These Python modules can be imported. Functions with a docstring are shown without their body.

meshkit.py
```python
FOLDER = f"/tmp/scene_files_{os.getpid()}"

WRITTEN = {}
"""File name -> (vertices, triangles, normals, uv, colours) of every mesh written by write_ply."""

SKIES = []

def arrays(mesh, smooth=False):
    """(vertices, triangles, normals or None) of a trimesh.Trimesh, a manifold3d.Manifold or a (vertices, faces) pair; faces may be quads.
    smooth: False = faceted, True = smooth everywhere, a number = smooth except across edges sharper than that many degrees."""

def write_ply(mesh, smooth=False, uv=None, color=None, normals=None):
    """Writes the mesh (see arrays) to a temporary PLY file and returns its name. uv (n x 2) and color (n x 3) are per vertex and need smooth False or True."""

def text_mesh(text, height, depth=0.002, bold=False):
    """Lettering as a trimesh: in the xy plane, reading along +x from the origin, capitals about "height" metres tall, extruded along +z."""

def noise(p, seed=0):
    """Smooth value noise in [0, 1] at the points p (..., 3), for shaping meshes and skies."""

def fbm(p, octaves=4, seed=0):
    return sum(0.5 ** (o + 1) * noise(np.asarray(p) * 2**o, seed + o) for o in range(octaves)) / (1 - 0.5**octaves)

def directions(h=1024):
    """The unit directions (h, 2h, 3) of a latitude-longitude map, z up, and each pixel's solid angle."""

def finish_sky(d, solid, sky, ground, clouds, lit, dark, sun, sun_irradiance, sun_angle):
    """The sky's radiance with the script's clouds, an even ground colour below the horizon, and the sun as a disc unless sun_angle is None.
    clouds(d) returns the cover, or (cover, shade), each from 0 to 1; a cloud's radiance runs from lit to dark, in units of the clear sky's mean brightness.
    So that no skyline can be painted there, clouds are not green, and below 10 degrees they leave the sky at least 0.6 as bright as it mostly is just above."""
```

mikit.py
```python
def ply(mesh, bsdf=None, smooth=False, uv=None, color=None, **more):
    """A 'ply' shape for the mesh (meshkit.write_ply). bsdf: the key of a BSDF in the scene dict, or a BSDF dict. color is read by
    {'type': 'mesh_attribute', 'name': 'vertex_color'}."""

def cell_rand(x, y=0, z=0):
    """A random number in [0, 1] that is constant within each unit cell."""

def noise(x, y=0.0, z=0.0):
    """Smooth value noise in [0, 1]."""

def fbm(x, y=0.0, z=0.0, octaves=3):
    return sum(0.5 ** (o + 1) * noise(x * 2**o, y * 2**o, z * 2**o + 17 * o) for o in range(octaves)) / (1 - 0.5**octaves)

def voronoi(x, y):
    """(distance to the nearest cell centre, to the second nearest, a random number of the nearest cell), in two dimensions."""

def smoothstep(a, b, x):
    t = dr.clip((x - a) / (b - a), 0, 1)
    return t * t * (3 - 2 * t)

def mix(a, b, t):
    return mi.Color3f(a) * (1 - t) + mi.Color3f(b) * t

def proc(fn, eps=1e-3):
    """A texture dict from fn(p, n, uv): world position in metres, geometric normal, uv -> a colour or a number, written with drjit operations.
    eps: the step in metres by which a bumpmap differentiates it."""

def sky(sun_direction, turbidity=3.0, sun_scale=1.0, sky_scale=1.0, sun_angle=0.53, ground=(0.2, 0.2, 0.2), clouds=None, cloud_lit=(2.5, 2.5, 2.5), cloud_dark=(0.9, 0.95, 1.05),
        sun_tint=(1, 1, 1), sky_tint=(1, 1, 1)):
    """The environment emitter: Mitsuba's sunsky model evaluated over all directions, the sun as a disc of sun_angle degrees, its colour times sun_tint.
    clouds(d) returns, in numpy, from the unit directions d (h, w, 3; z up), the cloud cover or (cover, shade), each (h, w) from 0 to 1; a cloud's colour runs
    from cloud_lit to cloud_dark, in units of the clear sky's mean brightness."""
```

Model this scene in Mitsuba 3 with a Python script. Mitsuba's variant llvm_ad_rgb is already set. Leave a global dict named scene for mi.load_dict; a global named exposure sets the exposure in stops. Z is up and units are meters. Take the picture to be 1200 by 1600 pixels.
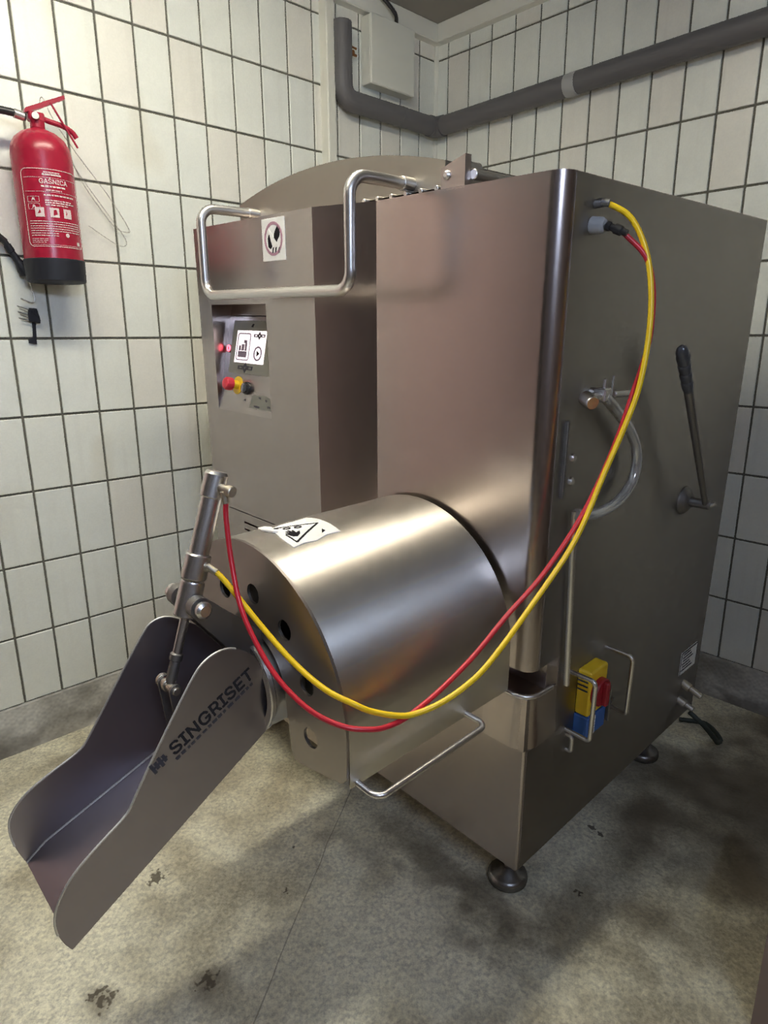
import math, numpy as np, trimesh, mitsuba as mi, drjit as dr, mikit, meshkit, manifold3d as m3
from mikit import noise, fbm, smoothstep, mix, proc, voronoi
from scipy.spatial import ConvexHull
T = mi.ScalarTransform4f
PI = math.pi
# ------------------------------------------------------------------ camera, light, exposure
CAM = np.array([2.382, -2.621, 1.392]); YAW, PITCH, ROLL = 2.38069, -0.26226, -0.00391
fw = np.array([math.cos(YAW)*math.cos(PITCH), math.sin(YAW)*math.cos(PITCH), math.sin(PITCH)])
rt = np.array([math.sin(YAW), -math.cos(YAW), 0.0]); up = np.cross(rt, fw)
up = -math.sin(ROLL)*rt + math.cos(ROLL)*up
scene, labels = {}, {}
scene['camera'] = {'type': 'perspective', 'fov_axis': 'x', 'fov': 2*math.degrees(math.atan(600/1021.1)),
                   'near_clip': 0.05, 'far_clip': 50.0,
                   'to_world': T().look_at(origin=CAM.tolist(), target=(CAM+fw).tolist(), up=up.tolist())}
exposure = 1.9
LAMP_RGB = [17.0, 16.2, 13.5]            # diffuser of the ceiling lamp
WINDOW_RGB = [9.0, 11.2, 15.5]              # frosted pane lit by the day
LAMP_Y0, LAMP_Y1, LAMP_X, LAMP_Z = -2.70, -1.30, 1.15, 2.655
ROOM_X, ROOM_Y, CEIL = 3.25, -4.45, 2.775

# ------------------------------------------------------------------ helpers: meshes
def mesh(v, f): return trimesh.Trimesh(np.asarray(v, float), np.asarray(f, int), process=False)
def cat(*ms): return trimesh.util.concatenate([m for m in ms])
def frommf(m):
    a = m.to_mesh(); return mesh(a.vert_properties[:, :3], a.tri_verts)
def hull(pts):
    return frommf(m3.Manifold.hull_points(np.asarray(pts, float)))
def cbox(lo, hi, b=0.002):
    lo, hi = np.asarray(lo, float), np.asarray(hi, float); b = min(b, (hi-lo).min()*0.45); P = []
    for i in range(8):
        c = np.array([hi[k] if i >> k & 1 else lo[k] for k in range(3)]); s = np.array([-1 if i >> k & 1 else 1 for k in range(3)])
        for k in range(3):
            d = s*b; d[k] = 0; P.append(c+d)
    return hull(P)
def frame(d):
    d = np.asarray(d, float); d = d/np.linalg.norm(d)
    a = np.cross(d, [0, 0, 1] if abs(d[2]) < 0.9 else [1, 0, 0]); a /= np.linalg.norm(a)
    return d, a, np.cross(d, a)
def lathe(p0, p1, prof, n=28, close=True):
    """prof: (t along p0->p1 in metres, radius)"""
    p0, p1 = np.asarray(p0, float), np.asarray(p1, float); d, a, b = frame(p1-p0)
    ang = np.arange(n)*2*PI/n; V, F = [], []
    for t, r in prof: V += [p0+d*t+r*(math.cos(x)*a+math.sin(x)*b) for x in ang]
    for i in range(len(prof)-1):
        for j in range(n):
            q = i*n+j; w = i*n+(j+1) % n
            F += [[q, w, w+n], [q, w+n, q+n]]
    if close:
        for i, s in ((0, 1), (len(prof)-1, -1)):
            V.append(p0+d*prof[i][0]); c = len(V)-1
            for j in range(n):
                q, w = i*n+j, i*n+(j+1) % n
                F.append([c, w, q] if s > 0 else [c, q, w])
    m = mesh(V, F)
    return m
def cyl(p0, p1, r, n=24, b=0.0015):
    L = float(np.linalg.norm(np.asarray(p1, float)-p0)); b = min(b, r*.4, L*.4)
    return lathe(p0, p1, [(0, r-b), (b, r), (L-b, r), (L, r-b)], n)
def tube(path, r, n=14):
    P = np.asarray(path, float); k = len(P)
    tang = np.gradient(P, axis=0); tang /= np.linalg.norm(tang, axis=1, keepdims=True)
    _, a, b = frame(tang[0]); V, F = [], []
    ang = np.arange(n)*2*PI/n
    for i in range(k):
        a = a-tang[i]*(a@tang[i]); a /= np.linalg.norm(a); b = np.cross(tang[i], a)
        V += [P[i]+r*(math.cos(x)*a+math.sin(x)*b) for x in ang]
    for i in range(k-1):
        for j in range(n):
            q, w = i*n+j, i*n+(j+1) % n
            F += [[q, w, w+n], [q, w+n, q+n]]
    for i, s in ((0, 1), (k-1, -1)):
        V.append(P[i]); c = len(V)-1
        for j in range(n):
            q, w = i*n+j, i*n+(j+1) % n
            F.append([c, w, q] if s > 0 else [c, q, w])
    return mesh(V, F)
def fillet(pts, r, n=7):
    pts = [np.asarray(p, float) for p in pts]; out = [pts[0]]
    for i in range(1, len(pts)-1):
        p, a, b = pts[i], pts[i-1], pts[i+1]; u = (a-p)/np.linalg.norm(a-p); v = (b-p)/np.linalg.norm(b-p)
        h = math.acos(np.clip(u@v, -1, 1))/2; t = min(r/math.tan(h), .49*np.linalg.norm(a-p), .49*np.linalg.norm(b-p)); rr = t*math.tan(h)
        c = p+(u+v)/np.linalg.norm(u+v)*rr/math.sin(h); s, e = p+u*t-c, p+v*t-c; w = PI-2*h
        for k in range(n+1):
            x = k/n; out.append(c+(math.sin((1-x)*w)*s+math.sin(x*w)*e)/math.sin(w))
    return np.array(out+[pts[-1]])
def rod(pts, r, bend, n=14):
    P = fillet(pts, bend); Q = [P[0]]
    for a, b in zip(P[:-1], P[1:]):
        m = max(1, int(np.linalg.norm(b-a)/.08)); Q += [a+(b-a)*k/m for k in range(1, m+1)]
    return tube(Q, r, n)
def spline(pts, per=8):
    P = np.asarray(pts, float); P = np.vstack([2*P[0]-P[1], P, 2*P[-1]-P[-2]]); out = []
    for i in range(1, len(P)-2):
        a, b, c, d = P[i-1:i+3]
        for k in range(per):
            t = k/per; out.append(.5*((2*b)+(c-a)*t+(2*a-5*b+4*c-d)*t*t+(3*b-a-3*c+d)*t**3))
    return np.array(out+[P[-2]])
def extrude(poly, h):
    return m3.Manifold.extrude(m3.CrossSection([np.asarray(poly, float)], m3.FillRule.NonZero), h)
def prism_x(poly_yz, x0, x1):
    """polygon in (y, z) extruded along x"""
    m = frommf(extrude(poly_yz, x1-x0)); v = m.vertices
    return mesh(np.stack([x0+v[:, 2], v[:, 0], v[:, 1]], 1), m.faces)
def prism_y(poly_xz, y0, y1, holes=()):
    cs = m3.CrossSection([np.asarray(poly_xz, float)], m3.FillRule.NonZero)
    for h in holes: cs = cs - m3.CrossSection([np.asarray(h, float)], m3.FillRule.NonZero)
    m = frommf(m3.Manifold.extrude(cs, y1-y0)); v = m.vertices
    return mesh(np.stack([v[:, 0], y1-v[:, 2], v[:, 1]], 1), m.faces)
def circle(c, r, n=32, a0=0., a1=2*PI):
    k = n if abs(a1-a0-2*PI) < 1e-6 else n+1
    return [(c[0]+r*math.cos(a0+(a1-a0)*i/n), c[1]+r*math.sin(a0+(a1-a0)*i/n)) for i in range(k)]
def flip_ok(m):
    return m
def chaikin(P, it=2, sharp=()):
    P = [(tuple(p), i in sharp) for i, p in enumerate(P)]
    for _ in range(it):
        Q = []; n = len(P)
        for i in range(n):
            (p, s), (nx, _), (pv, _) = P[i], P[(i+1) % n], P[i-1]
            if s: Q.append((p, True))
            else:
                Q.append((tuple(.75*np.array(p)+.25*np.array(pv)), False)); Q.append((tuple(.75*np.array(p)+.25*np.array(nx)), False))
        P = Q
    return [p for p, _ in P]
# ------------------------------------------------------------------ helpers: entries
MM = np.array([[0.99963, 0.00572, 0.02655], [-0.00511, 0.99973, -0.02278], [-0.02667, 0.02263, 0.99939]])
MO = np.array([1.6585, -1.4973, 0.1425])          # the machine stands a little out of level on its feet
def W(p): return np.asarray(p, float)@MM.T+MO
def inv(p): return (np.asarray(p, float)-MO)@MM
def key_for(name):
    if name not in scene and name not in labels: return name
    k = 1
    while f'{name}_{k:03d}' in scene or f'{name}_{k:03d}' in labels: k += 1
    return f'{name}_{k:03d}'
def obj(name, m, mat, parent=None, label=None, smooth=32, local=False, **more):
    key = key_for((parent+'__' if parent else '')+name)
    if local: m = mesh(W(m.vertices), m.faces)
    scene[key] = mikit.ply(m, mat, smooth, **more)
    if label: labels[key] = {'label': label}
    return key
def tag(key, label=None, cat=None, group=None, kind=None):
    d = labels.setdefault(key, {})
    for a, b in (('label', label), ('category', cat), ('group', group), ('kind', kind)):
        if b: d[a] = b
# ------------------------------------------------------------------ materials
def rgb(*c): return {'type': 'rgb', 'value': list(c)}
def two(d): return {'type': 'twosided', 'bsdf': d}
def metal(c, a, av=None):
    d = {'type': 'roughconductor', 'material': 'none', 'distribution': 'ggx', 'specular_reflectance': rgb(*c)}
    if av is None: d['alpha'] = a
    else: d['alpha_u'], d['alpha_v'] = a, av
    return two(d)
def plastic(c, rough=.4, spec=.5):
    return two({'type': 'principled', 'base_color': rgb(*c) if not isinstance(c, dict) else c, 'roughness': rough, 'specular': spec})
def diffuse(c): return two({'type': 'diffuse', 'reflectance': rgb(*c) if not isinstance(c, dict) else c})

SPOTS = ((.92, -2.077, .024), (1.157, -2.309, .026), (1.284, -2.124, .022), (1.634, -1.073, .013), (1.663, -1.08, .013), (1.73, -1.309, .011), (1.09, -1.75, .007), (.9, -1.7, .006), (.75, -1.95, .006), (1.2, -1.85, .008))
def floor_fn(p, n, uv):
    x, y = p.x, p.y
    a = fbm(x*2.1, y*2.1, 3.0, 4); b = fbm(x*9, y*9, 1.0, 4); c = noise(x*150, y*150); d = noise(x*420, y*420, 5.0)
    col = mix((.40, .365, .265), (.74, .71, .555), smoothstep(.28, .68, .45*a+.55*b))
    col = col*(0.62+0.48*c+.30*d)
    col = mix(col, (.55, .53, .44), smoothstep(.86, .93, noise(x*130, y*130, 9.0))*.35)
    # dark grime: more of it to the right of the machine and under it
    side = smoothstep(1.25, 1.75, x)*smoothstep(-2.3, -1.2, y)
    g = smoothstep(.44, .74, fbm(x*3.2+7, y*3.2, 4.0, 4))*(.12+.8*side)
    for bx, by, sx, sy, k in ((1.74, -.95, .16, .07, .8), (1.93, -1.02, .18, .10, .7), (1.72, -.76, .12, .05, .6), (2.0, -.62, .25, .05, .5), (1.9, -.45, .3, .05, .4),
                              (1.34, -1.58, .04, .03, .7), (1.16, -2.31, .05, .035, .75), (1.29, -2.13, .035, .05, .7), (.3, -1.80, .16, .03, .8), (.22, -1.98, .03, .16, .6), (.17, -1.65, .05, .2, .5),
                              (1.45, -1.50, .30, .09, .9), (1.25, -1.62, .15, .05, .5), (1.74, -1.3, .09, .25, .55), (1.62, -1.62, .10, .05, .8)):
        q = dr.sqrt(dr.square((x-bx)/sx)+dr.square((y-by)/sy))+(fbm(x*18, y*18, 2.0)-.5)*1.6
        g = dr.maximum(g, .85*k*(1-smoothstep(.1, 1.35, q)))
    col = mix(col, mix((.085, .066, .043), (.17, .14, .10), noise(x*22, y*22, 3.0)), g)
    for bx, by, r in SPOTS:
        q = dr.sqrt(dr.square(x-bx)+dr.square(y-by))/r+(fbm(x*110, y*110, 8.0, 2)-.5)*2.2
        col = mix(col, (.060, .044, .026), .85*(1-smoothstep(.45, 1.0, q)))
    # hairline joint in the screed
    ux, uy = .5499, -.8352
    t = (x-1.028)*ux+(y+1.49)*uy; off = (x-1.028)*uy-(y+1.49)*ux+(noise(t*14, 1.0)-.5)*.006
    col = mix(col, (.12, .10, .075), .55*(1-smoothstep(.0008, .0024, dr.abs(off)))*smoothstep(-.3, -.25, t))
    return col
def floor_bump(p, n, uv):
    return .0016*fbm(p.x*40, p.y*40, 1.0, 3)+.0006*noise(p.x*190, p.y*190)
scene['mat_floor'] = two({'type': 'bumpmap', 'arbitrary': proc(floor_bump), 'scale': 1.0,
                          'bsdf': {'type': 'principled', 'base_color': proc(floor_fn), 'roughness': .55, 'specular': .4}})
def skirt_fn(p, n, uv):
    a = fbm(p.x*5+p.y*5, p.z*9, p.y*5, 4); c = noise(p.x*120, p.y*120, p.z*120)
    col = mix((.27, .255, .22), (.56, .545, .50), smoothstep(.28, .7, a))*(.78+.4*c)
    return mix(col, (.055, .048, .04), .6*smoothstep(.055, .01, p.z)*smoothstep(.35, .6, fbm(p.x*8+p.y*8, 2.0, p.z*20)))
scene['mat_skirt'] = diffuse(proc(skirt_fn))
def tile_fn_of(base, seed):
    def fn(p, n, uv):
        s = p.y*1.0+p.x*1.0
        m = fbm(s*9, p.z*9, seed, 3); fine = noise(s*240, p.z*240, seed); streak = noise(s*45, p.z*2.2, seed+3)
        col = mi.Color3f(base)*(.93+.07*m+.05*(fine-.5))
        col = mix(col, (.50, .42, .28), .22*smoothstep(.70, .86, fbm(s*4+3, p.z*2.5, seed+6, 3)))
        return mix(col, (.45, .42, .36), .06*smoothstep(.74, .9, streak))
    return fn
def ceram(fn): return two({'type': 'principled', 'base_color': proc(fn), 'roughness': .33, 'specular': .45})
scene['mat_tile'] = ceram(tile_fn_of((.76, .77, .705), 1.0))
scene['mat_tile_warm'] = ceram(tile_fn_of((.755, .735, .665), 5.0))
scene['mat_tile_cool'] = ceram(tile_fn_of((.745, .760, .705), 9.0))
scene['mat_grout'] = diffuse((.135, .130, .108))
scene['mat_ceiling'] = diffuse((.30, .29, .27))
scene['mat_white_paint'] = plastic((.70, .69, .62), .5, .3)
def trim_fn(p, n, uv):
    r = smoothstep(.52, .72, fbm(p.x*20, p.y*30, p.z*5, 3))*smoothstep(2.3, 2.7, p.z)
    return mix((.68, .67, .59), (.30, .17, .08), r*.75)
scene['mat_trim'] = plastic(proc(trim_fn), .5, .3)
scene['mat_dim_wall'] = diffuse((.16, .13, .13))
scene['mat_dim_door'] = plastic((.10, .095, .10), .5, .3)
scene['mat_door'] = plastic((.90, .65, .58), .5, .3)
scene['mat_box'] = plastic((.66, .66, .59), .45, .4)
scene['mat_pipe'] = plastic((.105, .102, .108), .5, .35)
scene['mat_pipe_light'] = plastic((.33, .33, .33), .5, .35)
scene['mat_rust'] = plastic((.20, .09, .035), .8, .2)
STEEL = (.47, .415, .392)
scene['mat_steel'] = metal(STEEL, .07)
scene['mat_steel_side'] = metal((.42, .395, .37), .08, .45)
scene['mat_steel_hood'] = metal((.74, .70, .64), .36, .09)
scene['mat_steel_plate'] = metal((.36, .33, .31), .16)
scene['mat_steel_chute'] = metal((.385, .352, .385), .17)
scene['mat_steel_edge'] = metal((.88, .86, .82), .32)
scene['mat_chrome'] = metal((.74, .72, .69), .11)
scene['mat_steel_lid'] = metal((.36, .33, .29), .22)
scene['mat_bracket'] = metal((.56, .48, .445), .14)
scene['mat_dark_steel'] = metal((.30, .29, .28), .25)
scene['mat_foot'] = metal((.27, .26, .25), .12)
scene['mat_black'] = plastic((.018, .018, .020), .35, .5)
scene['mat_rubber'] = plastic((.013, .014, .020), .55, .3)
scene['mat_grip'] = two({'type': 'principled', 'base_color': rgb(.10, .10, .105), 'roughness': .28, 'specular': .6, 'metallic': .4})
scene['mat_ink'] = diffuse((.022, .020, .022))
scene['mat_logo'] = diffuse((.035, .033, .036))
scene['mat_ink_soft'] = diffuse((.075, .070, .080))
scene['mat_sticker'] = plastic((.80, .79, .76), .45, .3)
scene['mat_ink_rose'] = diffuse((.42, .24, .30))
scene['mat_yellow'] = plastic((.80, .52, .02), .35, .5)
scene['mat_yellow_hose'] = plastic((.85, .56, .015), .32, .5)
scene['mat_red_hose'] = plastic((.52, .020, .035), .32, .5)
scene['mat_red_button'] = plastic((.62, .03, .05), .3, .5)
scene['mat_red_knob'] = plastic((.30, .012, .02), .4, .5)
scene['mat_blue'] = plastic((.035, .11, .34), .4, .5)
scene['mat_ext_red'] = plastic((.30, .011, .032), .28, .5)
scene['mat_brass'] = metal((.62, .56, .46), .2)
scene['mat_bezel'] = plastic((.20, .195, .165), .5, .4)
scene['mat_hose_clear'] = two({'type': 'principled', 'base_color': rgb(.52, .50, .45), 'roughness': .16, 'specular': .8, 'metallic': .55})
scene['mat_board'] = plastic((.22, .17, .155), .6, .3)
scene['mat_cord'] = plastic((.035, .045, .038), .5, .4)
scene['mat_screen_ink'] = {'type': 'diffuse', 'reflectance': rgb(.25, .2, .25)}
# ------------------------------------------------------------------ the room
k = obj('floor', cbox((-.1, ROOM_Y-.1, -.1), (ROOM_X+.1, .1, 0), 0), 'mat_floor', smooth=False); tag(k, 'stained grey concrete floor', kind='structure')
k = obj('ceiling', cbox((-.1, ROOM_Y-.1, CEIL), (ROOM_X+.1, .1, CEIL+.08), 0), 'mat_ceiling', smooth=False); tag(k, 'dark grey flat ceiling', kind='structure')
TW, TH, Z0, GAP, TT = .125, .25, .14, .0078, .006
k = obj('wall_left', cbox((-.09, ROOM_Y, 0), (0, 0, CEIL), 0), 'mat_grout', smooth=False); tag(k, 'wall of white tiles on the left', kind='structure')
k = obj('wall_right', cbox((0, 0, 0), (ROOM_X, .09, CEIL), 0), 'mat_grout', smooth=False); tag(k, 'wall of white tiles behind the machine on the right', kind='structure')
k = obj('wall_front', cbox((-.09, ROOM_Y-.09, 0), (ROOM_X+.09, ROOM_Y, CEIL), 0), 'mat_dim_wall', smooth=False); tag(k, 'plain wall behind the viewer', kind='structure')
WY0, WY1, WZ0, WZ1 = -3.10, -2.35, 2.0, 2.30
sw = m3.Manifold.cube([.09, -ROOM_Y, CEIL]).translate([ROOM_X, ROOM_Y, 0])-m3.Manifold.cube([.3, WY1-WY0, WZ1-WZ0]).translate([ROOM_X-.1, WY0, WZ0])
k = obj('wall_side', frommf(sw), 'mat_dim_wall', smooth=False); tag(k, 'plain wall with a small high window, outside the frame', kind='structure')
k = obj('window_1', cat(*[cbox((ROOM_X+.01, a, c), (ROOM_X+.07, b, d)) for a, b, c, d in ((WY0, WY0+.04, WZ0, WZ1), (WY1-.04, WY1, WZ0, WZ1), (WY0, WY1, WZ0, WZ0+.04), (WY0, WY1, WZ1-.04, WZ1))]), 'mat_white_paint', smooth=False)
tag(k, 'small high frosted window, outside the frame', kind='structure')
m = cbox((ROOM_X+.035, WY0+.03, WZ0+.03), (ROOM_X+.045, WY1-.03, WZ1-.03), .001)
scene['window_1__pane'] = mikit.ply(m, 'mat_sticker', False, emitter={'type': 'area', 'radiance': rgb(*WINDOW_RGB)})
# ceiling lamp (above the frame)
def lamp(x, y0, y1, z, radiance, label):
    k = obj('ceiling_lamp', cbox((x-.06, y0-.05, z+.045), (x+.06, y1+.05, CEIL), .006), 'mat_white_paint'); tag(k, label, 'lamp')
    scene[k+'__diffuser'] = mikit.ply(cbox((x-.052, y0, z), (x+.052, y1, z+.042), .01), 'mat_sticker', 30, emitter={'type': 'area', 'radiance': rgb(*radiance)})
    for y in (y0-.02, y1+.002): obj('end_cap', cbox((x-.056, y, z-.003), (x+.056, y+.018, z+.05)), 'mat_white_paint', k)
lamp(LAMP_X, LAMP_Y0, LAMP_Y1, LAMP_Z, LAMP_RGB, 'white fluorescent batten lamp on the ceiling')
# tiles: shared meshes; x is the thickness
def tile_mesh(w, h):
    b = .0018; a, c = w/2, h/2
    V = [(0, -a, -c), (0, a, -c), (0, a, c), (0, -a, c), (TT-b, -a, -c), (TT-b, a, -c), (TT-b, a, c), (TT-b, -a, c),
         (TT, -a+b, -c+b), (TT, a-b, -c+b), (TT, a-b, c-b), (TT, -a+b, c-b)]
    F = []
    for o in (0, 4):
        for i in range(4):
            j = (i+1) % 4; F += [[o+i, o+j, o+4+j], [o+i, o+4+j, o+4+i]]
    F += [[8, 9, 10], [8, 10, 11]]
    return mesh(V, F)
ply_cache = {}
def tile_ply(w, h, mat):
    q = (round(w, 4), round(h, 4), mat)
    if q not in ply_cache: ply_cache[q] = mikit.ply(tile_mesh(w, h), mat, False)
    return ply_cache[q]
UL, UR = .74418, -.0468
def pxof(p):
    d = np.asarray(p)-CAM; z = d@fw
    if z < .05: return None
    r2 = math.cos(ROLL)*rt+math.sin(ROLL)*np.cross(rt, fw)
    return 600+1021.1*(d@r2)/z, 800-1021.1*(d@up)/z
rng = np.random.RandomState(7)
MATS = ['mat_tile', 'mat_tile', 'mat_tile_warm', 'mat_tile_cool']
def wall_tiles(wall, edges, place, depth_sign):
    rest, cand = [], []
    zed = [Z0+TH*i for i in range(11)]+[CEIL-.02]
    for a, b in zip(edges[:-1], edges[1:]):
        for z0, z1 in zip(zed[:-1], zed[1:]):
            w, h = b-a-GAP, z1-z0-GAP
            if w < .015 or h < .015: continue
            c = (a+b)/2; zc = (z0+z1)/2
            q = [pxof(place(a+(b-a)*s, z0+(z1-z0)*t)) for s in (0, .5, 1) for t in (0, .5, 1)]
            seen = any(p is not None and -60 < p[0] < 1260 and -60 < p[1] < 1660 for p in q)
            behind = depth_sign > 0 and False
            (cand if seen else rest).append((c, zc, w, h))
    def mat4(c, zc):
        x, y, z = place(c, zc)
        if wall == 'wall_left': return T().translate([x, y, z])
        return T().translate([x, y, z]).rotate([0, 0, 1], -90)
    cand.sort(key=lambda t: np.linalg.norm(np.array(place(t[0], t[1]))-CAM))
    for i, (c, zc, w, h) in enumerate(cand):
        if i >= 298: rest.append((c, zc, w, h)); continue
        m = MATS[rng.randint(4)]
        jig = rng.normal(0, .0006, 2); x, y, z = place(c, zc)
        scene[key_for(wall+'__tile')] = {**tile_ply(w, h, m), 'to_world': mat4(c, zc) @ T().rotate([0, 1, 0], float(rng.normal(0, .22))) @ T().rotate([0, 0, 1], float(rng.normal(0, .22)))}
    parts = []
    for c, zc, w, h in rest:
        m = tile_mesh(w, h); v = m.vertices; x, y, z = place(c, zc)
        v = v.copy() if wall == 'wall_left' else np.stack([v[:, 1], -v[:, 0], v[:, 2]], 1)
        parts.append(mesh(v+[x, y, z], m.faces))
    if parts:
        scene[wall+'__tiling'] = mikit.ply(cat(*parts), 'mat_tile', False); labels[wall+'__tiling'] = {'label': 'further white tiles of the same wall', 'kind': 'stuff'}
eL = [-(UL+(9-c)*TW) for c in range(-19, 15)]+[0]
eL = sorted(set(round(e, 4) for e in eL if ROOM_Y < e <= 0))
eR = [UR+TW*c for c in range(1, 31)]; eR = [0]+[e for e in eR if .03 < e < ROOM_X]
wall_tiles('wall_left', eL, lambda a, z: (0.0, a, z), 1)
wall_tiles('wall_right', eR, lambda a, z: (a, 0.0, z), 1)
# concrete coves along the foot of the walls
def cove(n=40):
    return [(0, 0), (.075, 0), (.045, .012), (.026, .035), (.017, .08), (.013, .137), (.0, .14)]
pr = cove()
m = frommf(extrude(pr, -ROOM_Y)); v = m.vertices
k = obj('baseboard_left', mesh(np.stack([v[:, 0], -v[:, 2], v[:, 1]], 1), m.faces[:, ::-1]), 'mat_skirt', smooth=50); tag(k, 'rough grey concrete cove along the left wall', kind='structure')
k = obj('baseboard_right', mesh(np.stack([v[:, 2]/-ROOM_Y*ROOM_X, -v[:, 0], v[:, 1]], 1), m.faces), 'mat_skirt', smooth=50); tag(k, 'rough grey concrete cove along the right wall', kind='structure')
# cornices
k = obj('trim_1', cbox((0, -.665, 2.70), (.045, 0, CEIL), .003), 'mat_white_paint'); tag(k, 'white cornice over the left wall', kind='structure')
k = obj('trim_2', cbox((.045, -.045, 2.70), (ROOM_X, 0, CEIL), .003), 'mat_white_paint'); tag(k, 'white cornice over the right wall', kind='structure')
k = obj('trim_3', cat(cbox((0, -.708, .14), (.05, -.663, CEIL), .004), cbox((.05, -.705, .14), (.053, -.690, CEIL), .001)), 'mat_trim'); tag(k, 'rust stained white vertical casing on the left wall', kind='structure')
k = obj('trim_4', cyl((.008, -.008, .14), (.008, -.008, 2.71), .012), 'mat_white_paint'); tag(k, 'white seal strip in the corner of the tiled walls', kind='structure')
# door leaf and dark doorway, both outside the frame
k = obj('door_1', cat(cbox((.006, -3.95, .02), (.05, -2.62, 2.15), .004), cbox((.05, -2.75, 1.0), (.10, -2.70, 1.04), .004)), 'mat_door'); tag(k, 'salmon coloured door leaf, outside the frame', kind='structure')
k = obj('door_3', cbox((2.62, -.05, .02), (3.20, -.008, 2.15), .004), 'mat_dim_door'); tag(k, 'dark grey door in the right wall, outside the frame', kind='structure')
k = obj('door_2', cat(cbox((.05, ROOM_Y, .0), (1.7, ROOM_Y+.02, 2.3), .004), cbox((.006, ROOM_Y, .0), (.05, -3.99, 2.3), .004)), 'mat_black'); tag(k, 'dark doorway behind the viewer', kind='structure')
# ------------------------------------------------------------------ drain pipe, junction box, cable
DP = 'drain_pipe'; labels[DP] = {'label': 'dark grey plastic drain pipe running round the corner under the white box', 'category': 'pipe'}
PR = .041
obj('pipe_section', rod([(.052, -.628, 2.62), (.052, -.628, 2.345), (.052, -.09, 2.345)], PR, .055, 24), 'mat_pipe', DP)
obj('elbow', rod([(.052, -.10, 2.345), (.052, -.052, 2.345), (.10, -.052, 2.345)], PR+.004, .03, 24), 'mat_pipe', DP)
obj('pipe_section', rod([(.09, -.052, 2.345), (ROOM_X-.01, -.052, 2.385)], PR, .05, 24), 'mat_pipe', DP)
obj('collar', cyl((.75, -.052, 2.352), (.80, -.052, 2.353), PR+.0015, 24), 'mat_pipe_light', DP, 'lighter scuffed band on the pipe')
obj('collar', cyl((.052, -.30, 2.345), (.052, -.27, 2.345), PR+.0012, 24), 'mat_pipe', DP)
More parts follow.
